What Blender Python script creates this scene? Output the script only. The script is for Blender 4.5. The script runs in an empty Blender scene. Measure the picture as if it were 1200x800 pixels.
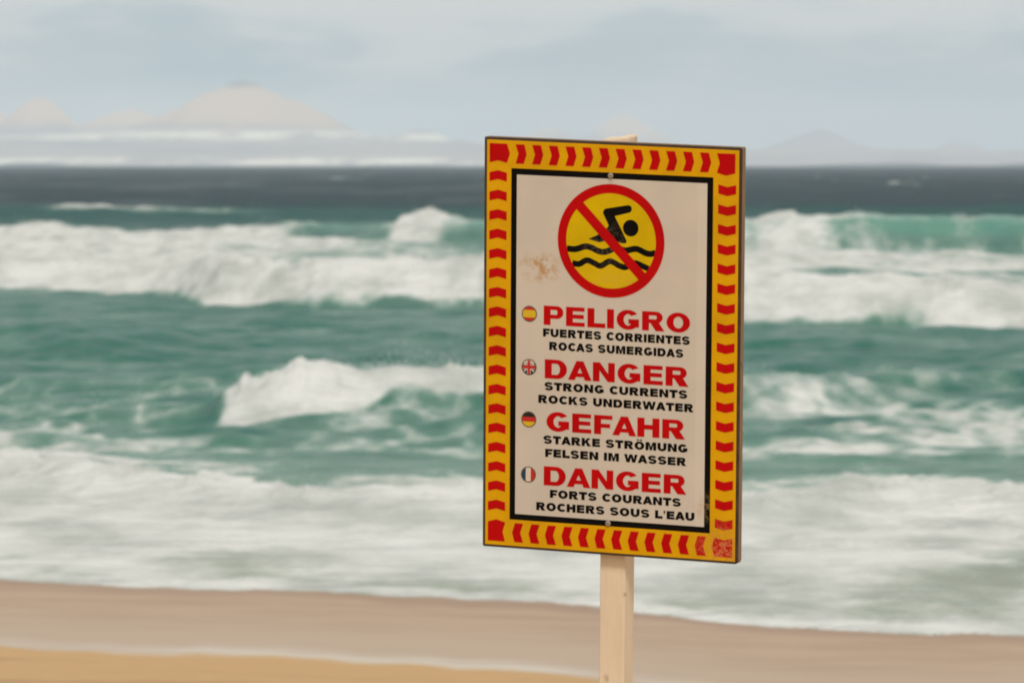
import bpy, math, random
import numpy as np
from mathutils import Vector, Matrix
from mathutils.geometry import tessellate_polygon

S = bpy.context.scene
C = S.collection
R = math.radians

# ------------------------------------------------------------------ camera
EYE = 1.75                      # eye height over the sand at the sign
SEA = -1.25                     # mean sea level
F = 200.0 / 36.0 * 1200.0       # focal length in pixels of a 1200 px wide picture
cam_d = bpy.data.cameras.new('camera')
cam = bpy.data.objects.new('camera', cam_d)
C.objects.link(cam)
cam.location = (0, 0, EYE)
cam.rotation_euler = (R(90) - math.atan(207.0 / F), 0, 0)
cam_d.lens = 200
cam_d.sensor_width = 36
cam_d.sensor_fit = 'HORIZONTAL'
cam_d.clip_start = 0.5
cam_d.clip_end = 90000
cam_d.dof.use_dof = True
cam_d.dof.focus_distance = 12.43
cam_d.dof.aperture_fstop = 12.0
cam_d.dof.aperture_blades = 7
S.camera = cam

# ------------------------------------------------------------------ light
SUN_EL, SUN_AZ = 48.0, 171.0    # azimuth clockwise from +Y (the viewing direction)
W = bpy.data.worlds.new('World')
S.world = W
W.use_nodes = True
wn, wl = W.node_tree.nodes, W.node_tree.links
bg = wn['Background']
bg.inputs['Strength'].default_value = 0.1
sky = wn.new('ShaderNodeTexSky')
sky.sky_type = 'NISHITA'
sky.sun_disc = False
sky.sun_elevation = R(SUN_EL)
sky.sun_rotation = R(SUN_AZ)
sky.air_density = 1.0
sky.dust_density = 2.5
tc = wn.new('ShaderNodeTexCoord')


def wnoise(scale, detail, rough):
    m = wn.new('ShaderNodeMapping')
    m.inputs['Scale'].default_value = scale
    wl.new(tc.outputs['Generated'], m.inputs['Vector'])
    n = wn.new('ShaderNodeTexNoise')
    n.inputs['Scale'].default_value = 1.0
    n.inputs['Detail'].default_value = detail
    n.inputs['Roughness'].default_value = rough
    wl.new(m.outputs['Vector'], n.inputs['Vector'])
    return n.outputs['Fac']


def wramp(src, stops):
    r = wn.new('ShaderNodeValToRGB')
    r.color_ramp.interpolation = 'EASE'
    els = r.color_ramp.elements
    while len(els) < len(stops):
        els.new(0.5)
    for e, (p, c) in zip(els, stops):
        e.position = p
        e.color = (*c, 1)
    wl.new(src, r.inputs['Fac'])
    return r.outputs['Color']


def wmix(a, b, fac):
    m = wn.new('ShaderNodeMix')
    m.data_type = 'RGBA'
    for k, v in ((6, a), (7, b), (0, fac)):
        if isinstance(v, (tuple, float)):
            m.inputs[k].default_value = (*v, 1) if isinstance(v, tuple) else v
        else:
            wl.new(v, m.inputs[k])
    return m.outputs[2]


# an overcast sky: the clear sky is nearly covered by two decks of thin cloud
veil = wramp(wnoise((14, 14, 60), 3, 0.5), [(0.35, (3.3, 4.5, 5.2)), (0.65, (4.6, 5.3, 5.6))])
deck = (6.5, 6.65, 6.5)
sepz = wn.new('ShaderNodeSeparateXYZ')
wl.new(tc.outputs['Generated'], sepz.inputs[0])
add = wn.new('ShaderNodeMath')
add.operation = 'MULTIPLY_ADD'
wl.new(wnoise((24, 24, 125), 4, 0.55), add.inputs[0])
add.inputs[1].default_value = 0.060
wl.new(sepz.outputs['Z'], add.inputs[2])
deck_f = wramp(add.outputs[0], [(0.0430, (0, 0, 0)), (0.0600, (1, 1, 1))])
cloud = wmix(veil, deck, deck_f)
wl.new(wmix(sky.outputs[0], cloud, 0.92), bg.inputs['Color'])

sun_d = bpy.data.lights.new('sun', 'SUN')
sun = bpy.data.objects.new('sun', sun_d)
C.objects.link(sun)
sun_d.energy = 1.8
sun_d.angle = R(12)
sun_d.color = (1.0, 0.96, 0.90)
az = R(SUN_AZ)
to_sun = Vector((math.sin(az) * math.cos(R(SUN_EL)), math.cos(az) * math.cos(R(SUN_EL)), math.sin(R(SUN_EL))))
sun.rotation_euler = to_sun.to_track_quat('Z', 'Y').to_euler()
sun.location = (0, 0, 60)

S.view_settings.view_transform = 'Standard'
S.view_settings.look = 'None'
S.view_settings.exposure = 0.2
S.view_settings.gamma = 1.0
S.cycles.filter_width = 1.9
S.cycles.volume_bounces = 1


# ------------------------------------------------------------------ helpers
def material(name, col=(0.5, 0.5, 0.5), rough=0.6):
    m = bpy.data.materials.new(name)
    m.use_nodes = True
    b = m.node_tree.nodes['Principled BSDF']
    b.inputs['Base Color'].default_value = (*col, 1)
    b.inputs['Roughness'].default_value = rough
    return m, m.node_tree.nodes, m.node_tree.links, b


def n_noise(nd, lk, vec, scale, detail=4, rough=0.55, mapping=None):
    if mapping:
        mp = nd.new('ShaderNodeMapping')
        mp.inputs['Scale'].default_value = mapping
        lk.new(vec, mp.inputs['Vector'])
        vec = mp.outputs['Vector']
    n = nd.new('ShaderNodeTexNoise')
    n.inputs['Scale'].default_value = scale
    n.inputs['Detail'].default_value = detail
    n.inputs['Roughness'].default_value = rough
    lk.new(vec, n.inputs['Vector'])
    return n.outputs['Fac']


def n_map(nd, lk, src, a, b, c=0.0, d=1.0):
    m = nd.new('ShaderNodeMapRange')
    m.interpolation_type = 'SMOOTHSTEP'
    m.inputs['From Min'].default_value = a
    m.inputs['From Max'].default_value = b
    m.inputs['To Min'].default_value = c
    m.inputs['To Max'].default_value = d
    lk.new(src, m.inputs['Value'])
    return m.outputs['Result']


def n_math(nd, lk, op, a, b=None):
    m = nd.new('ShaderNodeMath')
    m.operation = op
    for k, v in enumerate((a, b)):
        if v is None:
            continue
        if isinstance(v, (int, float)):
            m.inputs[k].default_value = v
        else:
            lk.new(v, m.inputs[k])
    return m.outputs[0]


def n_mix(nd, lk, a, b, fac):
    m = nd.new('ShaderNodeMix')
    m.data_type = 'RGBA'
    for k, v in ((6, a), (7, b), (0, fac)):
        if isinstance(v, tuple):
            m.inputs[k].default_value = (*v, 1)
        elif isinstance(v, (int, float)):
            m.inputs[k].default_value = v
        else:
            lk.new(v, m.inputs[k])
    return m.outputs[2]


def n_attr(nd, name, out='Fac'):
    a = nd.new('ShaderNodeAttribute')
    a.attribute_name = name
    return a.outputs[out]


def n_bump(nd, lk, h, strength, dist, b):
    n = nd.new('ShaderNodeBump')
    n.inputs['Strength'].default_value = strength
    n.inputs['Distance'].default_value = dist
    lk.new(h, n.inputs['Height'])
    lk.new(n.outputs['Normal'], b.inputs['Normal'])


def hash2(ix, iy, seed):
    h = (ix.astype(np.uint32) * np.uint32(374761393) + iy.astype(np.uint32) * np.uint32(668265263)
         + np.uint32((seed * 2246822519) & 0xffffffff))
    h = (h ^ (h >> np.uint32(13))) * np.uint32(1274126177)
    h = h ^ (h >> np.uint32(16))
    return h.astype(np.float64) / 2147483648.0 - 1.0


def vnoise(x, y, seed=0):
    x0, y0 = np.floor(x), np.floor(y)
    fx, fy = x - x0, y - y0
    ix, iy = x0.astype(np.int64), y0.astype(np.int64)
    u = fx * fx * fx * (fx * (fx * 6 - 15) + 10)
    v = fy * fy * fy * (fy * (fy * 6 - 15) + 10)
    a, b = hash2(ix, iy, seed), hash2(ix + 1, iy, seed)
    c, d = hash2(ix, iy + 1, seed), hash2(ix + 1, iy + 1, seed)
    return (a + (b - a) * u) * (1 - v) + (c + (d - c) * u) * v


def fbm(x, y, seed=0, octaves=4, gain=0.5):
    t, amp, tot = 0.0, 1.0, 0.0
    for o in range(octaves):
        t = t + amp * vnoise(x * 2 ** o + 17.3 * o, y * 2 ** o - 9.1 * o, seed + o)
        tot += amp
        amp *= gain
    return t / tot * 1.5


def sstep(a, b, x):
    t = np.clip((x - a) / (b - a), 0, 1)
    return t * t * (3 - 2 * t)


def interp(x, pts):
    xs = [p[0] for p in pts]
    return np.interp(x, xs, [p[1] for p in pts])


def grid_mesh(name, X, Y, Z, mat, attrs=None, smooth=True):
    n, m = X.shape
    me = bpy.data.meshes.new(name)
    co = np.stack([X, Y, Z], -1).reshape(-1, 3).astype(np.float32)
    idx = np.arange(n * m).reshape(n, m)
    q = np.stack([idx[:-1, :-1], idx[:-1, 1:], idx[1:, 1:], idx[1:, :-1]], -1).reshape(-1, 4)
    me.vertices.add(len(co))
    me.vertices.foreach_set('co', co.ravel())
    me.loops.add(q.size)
    me.loops.foreach_set('vertex_index', q.ravel().astype(np.int32))
    me.polygons.add(len(q))
    me.polygons.foreach_set('loop_start', np.arange(0, q.size, 4, dtype=np.int32))
    me.polygons.foreach_set('loop_total', np.full(len(q), 4, dtype=np.int32))
    me.update(calc_edges=True)
    me.polygons.foreach_set('use_smooth', np.full(len(q), smooth))
    for k, v in (attrs or {}).items():
        if v.ndim == 3:
            a = me.attributes.new(k, 'FLOAT_COLOR', 'POINT')
            rgba = np.concatenate([v.reshape(-1, 3), np.ones((n * m, 1))], 1)
            a.data.foreach_set('color', rgba.astype(np.float32).ravel())
        else:
            a = me.attributes.new(k, 'FLOAT', 'POINT')
            a.data.foreach_set('value', v.astype(np.float32).ravel())
    me.materials.append(mat)
    o = bpy.data.objects.new(name, me)
    C.objects.link(o)
    return o


# ------------------------------------------------------------------ shore line
SHORE = [(-60, 78.0), (-25, 57.0), (-12, 47.5), (-6, 43.0), (-3.68, 40.9), (-1.8, 40.0), (0, 38.8), (1.66, 36.9), (3.24, 36.0),
         (8, 33.0), (20, 27.0), (60, 12.0)]


def shore(x):
    """distance of the water's edge along x, with the small scallops of the last swash"""
    return (interp(x, SHORE) + 0.22 * vnoise(x * 1.3, 0 * x, 5) + 0.12 * vnoise(x * 3.7, 0 * x, 6)
            + 0.05 * vnoise(x * 9.0, 0 * x, 7))


# ------------------------------------------------------------------ beach
bx = np.concatenate([np.linspace(-400, -20, 40), np.linspace(-19.5, 19.5, 261), np.linspace(20, 400, 40)])
bd = np.concatenate([np.linspace(-60, 10, 36), np.linspace(10.25, 60, 330), np.linspace(61, 130, 30)])
BX, BD = np.meshgrid(bx, bd)
dist_in = shore(BX) - BD                      # metres inland from the water's edge
rise = interp(dist_in, [(-60, -2.2), (-12, -0.55), (-3, -0.12), (0, 0.012), (7, 0.19), (8.2, 0.245), (12, 0.46), (26, 1.24), (29, 1.31), (60, 2.2), (160, 3.0)])
BZ = SEA + rise
dry = sstep(6.6, 8.6, dist_in)
BZ += 0.020 * dry * fbm(BX * 0.9, BD * 0.9, 31, 4) + 0.006 * fbm(BX * 0.35, BD * 0.8, 33, 3)
# flat stance round the sign post
sm, nd, lk, b = material('sand')
geo = nd.new('ShaderNodeNewGeometry').outputs['Position']
inl = n_attr(nd, 'inland')
wob = n_noise(nd, lk, geo, 1.1, 3, 0.6, (0.35, 1, 1))
edge = n_math(nd, lk, 'ADD', inl, n_math(nd, lk, 'MULTIPLY', wob, 0.9))
dryf = n_map(nd, lk, edge, 7.75, 8.55)
grain = n_noise(nd, lk, geo, 9.0, 6, 0.65)
streak = n_noise(nd, lk, geo, 1.5, 5, 0.65, (0.55, 1.0, 1))
streak = n_map(nd, lk, streak, 0.25, 0.75)
wet = n_mix(nd, lk, (0.345, 0.215, 0.126), (0.430, 0.287, 0.182), streak)
wet_sheen = n_mix(nd, lk, wet, (0.435, 0.315, 0.218), n_math(nd, lk, 'MULTIPLY', n_map(nd, lk, edge, 2.8, 6.6), 0.75))  # wet sand paling inland: sky sheen painted into its colour
wet_sheen = n_mix(nd, lk, wet_sheen, (0.56, 0.50, 0.41), n_math(nd, lk, 'MULTIPLY', n_map(nd, lk, edge, 6.6, 7.8), n_map(nd, lk, n_noise(nd, lk, geo, 0.9, 4, 0.6, (0.5, 1, 1)), 0.35, 0.65, 0.25, 0.85)))  # pale line of leftover foam and sky sheen, both put in as colour
drys = n_mix(nd, lk, (0.445, 0.262, 0.115), (0.525, 0.33, 0.15), grain)
seaweed = n_math(nd, lk, 'MULTIPLY', n_map(nd, lk, n_noise(nd, lk, geo, 0.8, 3, 0.5, (0.35, 1.6, 1)), 0.57, 0.68), 0.5)
drys = n_mix(nd, lk, drys, (0.24, 0.14, 0.075), seaweed)
fresh = n_map(nd, lk, edge, 0.5, 1.9, 0.50, 0.0)
wet_sheen = n_mix(nd, lk, wet_sheen, (0.235, 0.135, 0.078), fresh)
lk.new(n_mix(nd, lk, wet_sheen, drys, dryf), b.inputs['Base Color'])
b.inputs['Specular IOR Level'].default_value = 0.3
lk.new(n_map(nd, lk, dryf, 0.0, 1.0, 0.55, 0.95), b.inputs['Roughness'])
n_bump(nd, lk, grain, 0.25, 0.02, b)
beach = grid_mesh('beach', BX, BD, BZ, sm, {'inland': dist_in})
beach['kind'] = 'structure'

# ------------------------------------------------------------------ sea
# rows close together near the shore and ever wider out to sea, columns fanning out from the beach
rows = []
d = 26.0
while d < 420:
    rows.append(d)
    d += max(0.055, d * d * 3.0e-5)
while d < 26000:
    rows.append(d)
    d *= 1.035
rows = np.array(rows)
fan = np.concatenate([np.linspace(-1.2, -0.125, 60)[:-1], np.linspace(-0.125, 0.125, 620), np.linspace(0.125, 1.2, 60)[1:]])
FA, D = np.meshgrid(fan, rows)
X = FA * (D + 8.0)
off = D - shore(X)                             # metres out from the water's edge


def bore(x, d, toe, height, front, back):
    """asymmetric broken wave: steep on the shore side, long gentle back"""
    t = d - interp(x, toe)
    h = interp(x, height)
    rise_ = sstep(0, front, t)
    fall = np.exp(-np.clip(t - front, 0, None) / back)
    return h * rise_ * fall, t


near = sstep(0, 14, off)
Z = np.zeros_like(D)
# general chop and swell
Z += 0.045 * near * fbm(X * 0.55, D * 1.1, 51, 4)
Z += 0.05 * sstep(52, 60, D) * sstep(150, 100, D) * fbm(X * 0.9, D * 0.9, 57, 3, 0.6)
Z += 0.12 * sstep(54, 66, D) * fbm(X * 0.28, D * 0.42, 56, 4, 0.55)
Z += 0.15 * sstep(45, 75, D) * fbm(X * 0.10, D * 0.20, 52, 4)
Z += 0.20 * sstep(140, 260, D) * fbm(X * 0.045, D * 0.10, 53, 4)
Z += 0.28 * sstep(260, 700, D) * fbm(X * 0.015, D * 0.03, 54, 5, 0.6)

wob1 = 0.8 * fbm(X * 0.25, D * 0.02, 61, 3)
wob2 = 1.5 * fbm(X * 0.16, D * 0.01, 62, 3)

# innermost bore
toe1 = [(-30, 74), (-12, 60.5), (-5.6, 54.4), (-3.8, 51.0), (-2.0, 48.4), (-0.3, 47.4), (2.0, 47.0), (3.2, 49.3), (4.7, 48.4), (12, 45), (30, 38)]
z1, t1 = bore(X, D + 0.6 * wob1, toe1, [(-6, .15), (-2, .11), (1, .10), (5, .11)], 2.4, 3.5)
# the small bore in the middle
toe2 = [(-30, 74), (-8, 68), (-3.3, 65.8), (-2.0, 66.3), (0, 66.5), (3, 70), (6, 74), (30, 84)]
z2, t2 = bore(X, D + 0.4 * wob1, toe2, [(-9, .05), (-3.7, .06), (-3.3, .30), (-2.9, .47), (-2.3, .61), (-1.7, .48), (-.8, .46), (1.5, .42), (2.6, .15), (9, .12)], 1.9, 4.5)
# the long white bore
toe3 = [(-60, 172), (-26, 140), (-11.8, 131.5), (-8.6, 129.5), (-6.4, 121.5), (-3.6, 119.5), (-.7, 119.0), (2, 112), (4.4, 104.5), (9.4, 103.5), (16, 101), (40, 90), (80, 80)]
z3, t3 = bore(X, D + wob2 * 0.8, toe3, [(-12, .70), (-8.5, .55), (-6.4, .90), (-1, .92), (4, .92), (9, .85)], 5.0, 16)
# the outer breaker
toe4 = [(-120, 300), (-40, 262), (-24, 255), (-14, 236), (-4, 214), (1, 205), (6, 192), (17, 188), (30, 182), (90, 150)]
z4, t4 = bore(X, D + wob2 * 1.6, toe4, [(-30, .10), (-16, .08), (-12, .16), (-9, .50), (-6, .66), (-4.6, .72), (-3.6, .95), (-2, .85), (0, .9), (5, 1.15), (10, 1.25), (18, 1.2), (40, 1.2)], 9, 22)
# the swell beginning to break behind it on the left
toe5 = [(-200, 330), (-30, 292), (-18, 284), (0, 290), (60, 330)]
z5, t5 = bore(X, D + wob2 * 2.0, toe5, [(-60, .8), (-26, .78), (-20, .80), (-12, .68), (-2, .4), (30, .55), (60, .7)], 13, 30)
# unbroken swell ridges in the green water
toe6 = [(-40, 100), (-12, 92), (-6, 88), (0, 86), (5, 84), (9, 80), (30, 70)]
z6, t6 = bore(X, D + 1.2 * wob2, toe6, [(-14, .36), (-7, .30), (-5, .10), (3, .12), (5.5, .26), (9, .30), (20, .3)], 4.5, 6)
for z_ in (z1, z2, z3, z4, z5, z6):
    Z += z_ * near

# ---- where the water is white
dsc = np.clip(D / 60.0, 0.6, 6)                # foam texture grows with the size of the waves
lace = fbm(X * 1.5, D * 0.55, 71, 5, 0.6)
lace_big = fbm(X * 0.45, D * 0.16, 72, 5, 0.58)
lace_far = fbm(X * 0.17, D * 0.045, 73, 5, 0.58)
tex = np.where(D < 90, 0.55 * lace + 0.45 * lace_big, np.where(D < 150, lace_big * 0.8 + 0.2 * lace, lace_far * 0.6 + lace_big * 0.4))


net = 1.0 - 2.2 * np.abs(fbm(X * 0.75, D * 0.26, 74, 4, 0.6))
tex = np.where((D > 55) & (D < 84), 0.45 * tex + 0.55 * net, tex)


def blob(x0, d0, rx, rd, amp):
    return amp * np.exp(-((X - x0) / rx) ** 2 - ((D - d0) / rd) ** 2)


cov = np.full_like(D, 0.02)


def lay(c):
    global cov
    cov = np.maximum(cov, c)


# inner surf: solid just behind the bore's front, streaky down to the water's edge
inner_end = interp(X, toe1) + 3.2 + 1.6 * wob1 + 0.5 * lace
solid1 = sstep(1.0, -0.8, D - inner_end)
lay(solid1 * interp(D - interp(X, toe1), [(-16, .70), (-9, .63), (-6.5, .68), (-3.5, .84), (0, .98), (4, 1.0)]))
lay(0.50 * sstep(4.5, 0.5, D - inner_end) * sstep(-4, 0, D - inner_end))
lay(0.60 * sstep(7, 3, off) + 0.35 * sstep(1.2, 0.25, off))
# middle bore: tumbling white top, green face left bare under its right half
left2 = sstep(-3.75, -3.20, X + 0.16 * lace) * sstep(2.2, 0.8, X)
lo2 = interp(X, [(-3.4, -.2), (-2.7, .05), (-2.1, .55), (-1.75, .50), (-1.3, 1.15), (2, 1.4)]) + 0.30 * lace_big
lay(1.0 * left2 * sstep(lo2 - 0.45, lo2 + 0.45, t2) * sstep(4.6, 2.4, t2))
lay(0.30 * left2 * sstep(-2.0, 0, t2) * sstep(6.5, 2, t2))
# thin lace on the green water inside and behind
lay(0.26 * sstep(56, 60, D) * sstep(84, 70, D) + blob(3.9, 71, 2.2, 4.5, .10) + blob(6.2, 67, 2.0, 5, .13) + blob(2.8, 60, 1.6, 3, .14)
    + blob(5.4, 59, 2.4, 3, .14) + blob(-5.2, 79, 2.6, 1.6, .20) + blob(-3.2, 92, 0.9, 6, .20) + blob(-1.6, 84, 1.4, 3, .14) + blob(-5.0, 62, 1.6, 2.6, .18)
    + blob(-1.4, 61, 1.5, 2.6, .20) + blob(6.6, 88, 1.8, 3.0, .22))
lay(0.12 * sstep(76, 84, D) * sstep(4, 0, t3))
# long white bore
lay(0.88 * sstep(-1.6, 2.0, t3 + 0.7 * lace_big) * sstep(22, 8, t3))
lay(sstep(-0.5, 2, t3) * sstep(4, -4, t4) * interp(X, [(-20, .90), (-12, .84), (-9, .64), (-6, .47), (-2, .48), (4, .62), (9, .62), (30, .66)]))
# outer breaker: crest and what has already tumbled
br4 = interp(X, [(-40, .9), (-17, .90), (-13, .74), (-9.5, .50), (-6.5, .36), (-4.9, .40), (-4.3, .92), (-3.4, .80), (-2.6, .50), (0, .55), (6.2, .72), (8.6, .70), (11.5, .62), (14, .68), (17, .66), (21, .60), (60, .7)])
br4 = br4 + 0.24 * fbm(X * 0.6, D * 0.02, 81, 3, 0.6)
lay(br4 * sstep(5.0, 8.0, t4) * sstep(16, 10, t4) * 1.05)
lay((br4 - 0.10) * sstep(-3, 1, t4) * sstep(9, 6, t4))
lay(sstep(-7, -11, X) * 0.85 * sstep(-2, 0, t4) * sstep(16, 7, t4))
# crest of the swell behind
lay(0.80 * sstep(-26.5, -23, X) * sstep(-16.5, -20, X) * sstep(9, 12, t5) * sstep(20, 14, t5))
lay(0.40 * sstep(-20, -18, X) * sstep(-6, -15, X) * sstep(10, 12, t5) * sstep(22, 14, t5))
# white horses far out
horse = fbm(X * 0.13, D * 0.009, 91, 3)
lay(0.46 * sstep(0.74, 0.98, horse) * sstep(300, 420, D) * sstep(3000, 1200, D))

val = cov + 0.42 * tex * (0.45 + 0.55 * sstep(1.1, 0.6, cov))
foam = sstep(0.25, 0.82, val)
foam *= sstep(-0.1, 0.12, off)
aer = sstep(0.14, 0.62, val)
# foam is thick and lumpy
lump = fbm(X * 1.1, D * 0.8, 95, 4, 0.6)
lump2 = fbm(X * 0.35, D * 0.22, 96, 4, 0.6)
Z += foam * sstep(3, 14, off) * (0.06 * lump + 0.11 * sstep(80, 120, D) * lump2 + 0.16 * sstep(160, 220, D) * lump2)
# ragged tops where the bores tumble
rag = np.clip(fbm(X * 3.2, D * 0.25, 97, 4, 0.65), 0, 1.2)
Z += foam * (0.075 * rag * sstep(0.6, 1.8, t1) * sstep(7, 2.6, t1) * near + 0.13 * rag * sstep(0.8, 1.9, t2) * sstep(5, 2.2, t2))
rag3 = np.clip(fbm(X * 1.3, D * 0.12, 98, 4, 0.65), 0, 1.2)
Z += foam * 0.20 * rag3 * sstep(2, 5, t3) * sstep(11, 5, t3)
# spray thrown up along the outer breaker's crest
Z += 0.36 * sstep(-11, -8, X) * foam * sstep(5, 9, t4) * sstep(16, 10, t4) * np.clip(lump2, 0, 1)

# ---- colour of the water body
def col(*c):
    return np.array(c)[None, None, :]


def cmix(a, b, f):
    return a + (b - a) * f[..., None]


mott = fbm(X * 0.35, D * 0.13, 111, 5, 0.6)
mott2 = fbm(X * 0.10, D * 0.05, 112, 3)
wc = cmix(col(.22, .225, .155), col(.10, .20, .145), sstep(4, 13, off))
wc = cmix(wc, col(.013, .112, .079), sstep(50, 66, D))
wc = cmix(wc, col(.070, .165, .122), 0.50 * sstep(-0.1, 1.0, mott + 0.6 * mott2) * sstep(50, 60, D) * sstep(160, 120, D))
wc = cmix(wc, col(.012, .078, .068), sstep(190, 260, D))
wc = cmix(wc, col(.023, .044, .052), sstep(250, 470, D))
wc = cmix(wc, col(.070, .094, .103), 0.85 * sstep(-0.1, 0.8, fbm(X * 0.045, D * 0.005, 113, 5, 0.65)) * sstep(300, 420, D))
# light through the breakers' thin tops, painted into the water colour
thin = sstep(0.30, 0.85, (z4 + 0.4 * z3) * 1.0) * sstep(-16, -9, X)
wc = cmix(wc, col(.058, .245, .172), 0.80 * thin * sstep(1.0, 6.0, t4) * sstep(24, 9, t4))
wc = cmix(wc, cmix(col(.33, .385, .31), col(.19, .32, .24), sstep(8, 16, off)), 0.60 * aer)

ground = SEA + interp(-off, [(-60, -2.2), (-12, -0.55), (-3, -0.12), (0, 0.012), (7, 0.19), (40, 0.9)])
ZZ = SEA + Z + 0.012 * sstep(0.2, 0.8, off) * sstep(4, 1.5, off)
ZZ = np.where(off < 0.0, ground - 0.03 - 0.05 * np.clip(-off, 0, 3), np.maximum(ZZ, ground + 0.004))

wm, nd, lk, b = material('water')
geo = nd.new('ShaderNodeNewGeometry').outputs['Position']
fo = n_attr(nd, 'foam')
fine = n_noise(nd, lk, geo, 2.6, 7, 0.70, (1, 0.45, 1))
f2 = n_math(nd, lk, 'ADD', fo, n_math(nd, lk, 'MULTIPLY', n_math(nd, lk, 'SUBTRACT', fine, 0.5), 1.1))
f2 = n_map(nd, lk, f2, 0.10, 0.90)
f2 = n_math(nd, lk, 'MULTIPLY', f2, n_map(nd, lk, fo, 0.02, 0.25))
white = n_mix(nd, lk, (0.44, 0.45, 0.41), (0.655, 0.645, 0.605), n_map(nd, lk, n_noise(nd, lk, geo, 0.9, 6, 0.65, (1, 0.4, 1)), 0.32, 0.62))
lk.new(n_mix(nd, lk, n_attr(nd, 'body', 'Color'), white, f2), b.inputs['Base Color'])
sp_ = nd.new('ShaderNodeSeparateXYZ')
lk.new(geo, sp_.inputs[0])
farness = n_map(nd, lk, sp_.outputs['Y'], 90, 420)
lk.new(n_math(nd, lk, 'MAXIMUM', n_map(nd, lk, f2, 0, 1, 0.25, 0.95), n_map(nd, lk, farness, 0, 1, 0.2, 0.55)), b.inputs['Roughness'])
b.inputs['IOR'].default_value = 1.33
lk.new(n_math(nd, lk, 'MULTIPLY', n_map(nd, lk, f2, 0, 1, 0.13, 0.06), n_map(nd, lk, farness, 0, 1, 1.0, 0.35)), b.inputs['Specular IOR Level'])
rip = n_math(nd, lk, 'ADD', n_noise(nd, lk, geo, 1.7, 6, 0.6, (0.7, 1, 1)), n_math(nd, lk, 'MULTIPLY', n_noise(nd, lk, geo, 0.35, 4, 0.6, (0.6, 1, 1)), 2.0))
n_bump(nd, lk, rip, 0.75, 0.40, b)
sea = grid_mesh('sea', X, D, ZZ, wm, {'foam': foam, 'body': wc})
sea['kind'] = 'structure'

# drops of spray thrown up over the tumbling crests
rng = np.random.default_rng(12)
inview = (np.abs(X / D) < 0.13) & (foam > 0.45)
drops = []
for t_, lo, hi, n_, up, r0, r1 in ((t2, 1.0, 3.0, 5000, .045, .003, .007), (t3, 2.5, 8.0, 9000, .07, .004, .010), (t4, 5.0, 12.0, 9000, .12, .006, .016), (t1, 1.2, 4.0, 4000, .025, .002, .005)):
    ii = np.flatnonzero((inview & (t_ > lo) & (t_ < hi)).ravel())
    if len(ii):
        ii = rng.choice(ii, n_)
        # thicker in some places than in others, and highest where the crest is raggedest
        hgt_ = rng.exponential(up, n_) * np.clip(0.35 + 1.3 * fbm(X.ravel()[ii] * 0.8, D.ravel()[ii] * 0.1, 131, 3), 0.05, 1.6)
        drops.append(np.stack([X.ravel()[ii] + rng.normal(0, .05, n_), D.ravel()[ii] + rng.normal(0, .1, n_), ZZ.ravel()[ii] + hgt_, rng.uniform(r0, r1, n_)], 1))
drops = np.concatenate(drops)
octa = np.array([(1, 0, 0), (-1, 0, 0), (0, 1, 0), (0, -1, 0), (0, 0, 1), (0, 0, -1)], float)
of = np.array([(0, 2, 4), (2, 1, 4), (1, 3, 4), (3, 0, 4), (2, 0, 5), (1, 2, 5), (3, 1, 5), (0, 3, 5)])
pv = (drops[:, None, :3] + octa[None] * drops[:, None, 3:4]).reshape(-1, 3)
pf = (of[None] + 6 * np.arange(len(drops))[:, None, None]).reshape(-1, 3)
me = bpy.data.meshes.new('sea_spray')
me.from_pydata(pv.tolist(), [], pf.tolist())
spm, nd, lk, b = material('spray_drops', (0.72, 0.72, 0.69), 0.8)
me.materials.append(spm)
spray = bpy.data.objects.new('sea_spray', me)
C.objects.link(spray)
spray['kind'] = 'stuff'

# ------------------------------------------------------------------ hills across the strait
hx = np.arange(-7000, 7001, 22.0)
hd = np.concatenate([np.arange(12000, 15000, 90.0), np.arange(15000, 25001, 160.0)])
HX, HD = np.meshgrid(hx, hd)


def px(x, dist):
    return (x - 600.0) / F * dist


def hgt(y, dist):
    return (193.0 - y) / F * dist + 3.0


HZ = np.full_like(HX, -6.0)


def cone(x, dist, top, half, sharp=1.3, depth=1.0):
    """volcanic cone: centre column x, distance, summit row, half width in the photograph's columns"""
    global HZ
    x0, h, w = px(x, dist), hgt(top, dist), half / F * dist
    r = np.sqrt(((HX - x0) / w) ** 2 + ((HD - dist) / (w * depth * 1.6)) ** 2)
    ang = np.arctan2((HD - dist) / (w * depth * 1.6), (HX - x0) / w)
    gul = 0.10 * fbm(ang * 2.6 + x0, r * 1.2, 17, 3) + 0.05 * np.abs(vnoise(ang * 7.0, r * 0.8 + x0, 19))
    rr = r * (1 + gul)
    HZ = np.maximum(HZ, h * 1.04 * (0.55 * np.exp(-(rr * sharp) ** 1.35) + 0.45 * np.clip(1 - rr * sharp * 0.72, 0, None)) - 3.0)


plain = interp(HD, [(12000, -4), (12300, 3), (13000, 22), (14500, 62), (16500, 80), (20000, 70), (25000, 60)])
HZ = np.maximum(HZ, plain * interp(HX, [(-7000, 1.25), (-1400, 1.1), (-400, 1.0), (-50, .75), (500, .55), (1400, .45), (7000, .5)])
                + 9 * fbm(HX * 0.004, HD * 0.002, 11, 3))
for a in ((283, 15500, 96, 150, 1.0), (335, 15900, 112, 115, 1.0), (235, 15300, 112, 75, 1.0), (48, 16500, 107, 80, 1.1), (-60, 17500, 100, 130, 1.0),
          (150, 17500, 126, 120, 1.0), (490, 16500, 147, 75, 1.1), (730, 20500, 130, 80, 1.1), (640, 20000, 150, 90, 1.0), (960, 18500, 150, 85, 1.1),
          (1120, 20500, 160, 55, 1.1), (1330, 19000, 140, 120, 1.0), (-330, 18000, 120, 170, 1.0), (1700, 20000, 120, 200, 1.0)):
    cone(*a)
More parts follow.
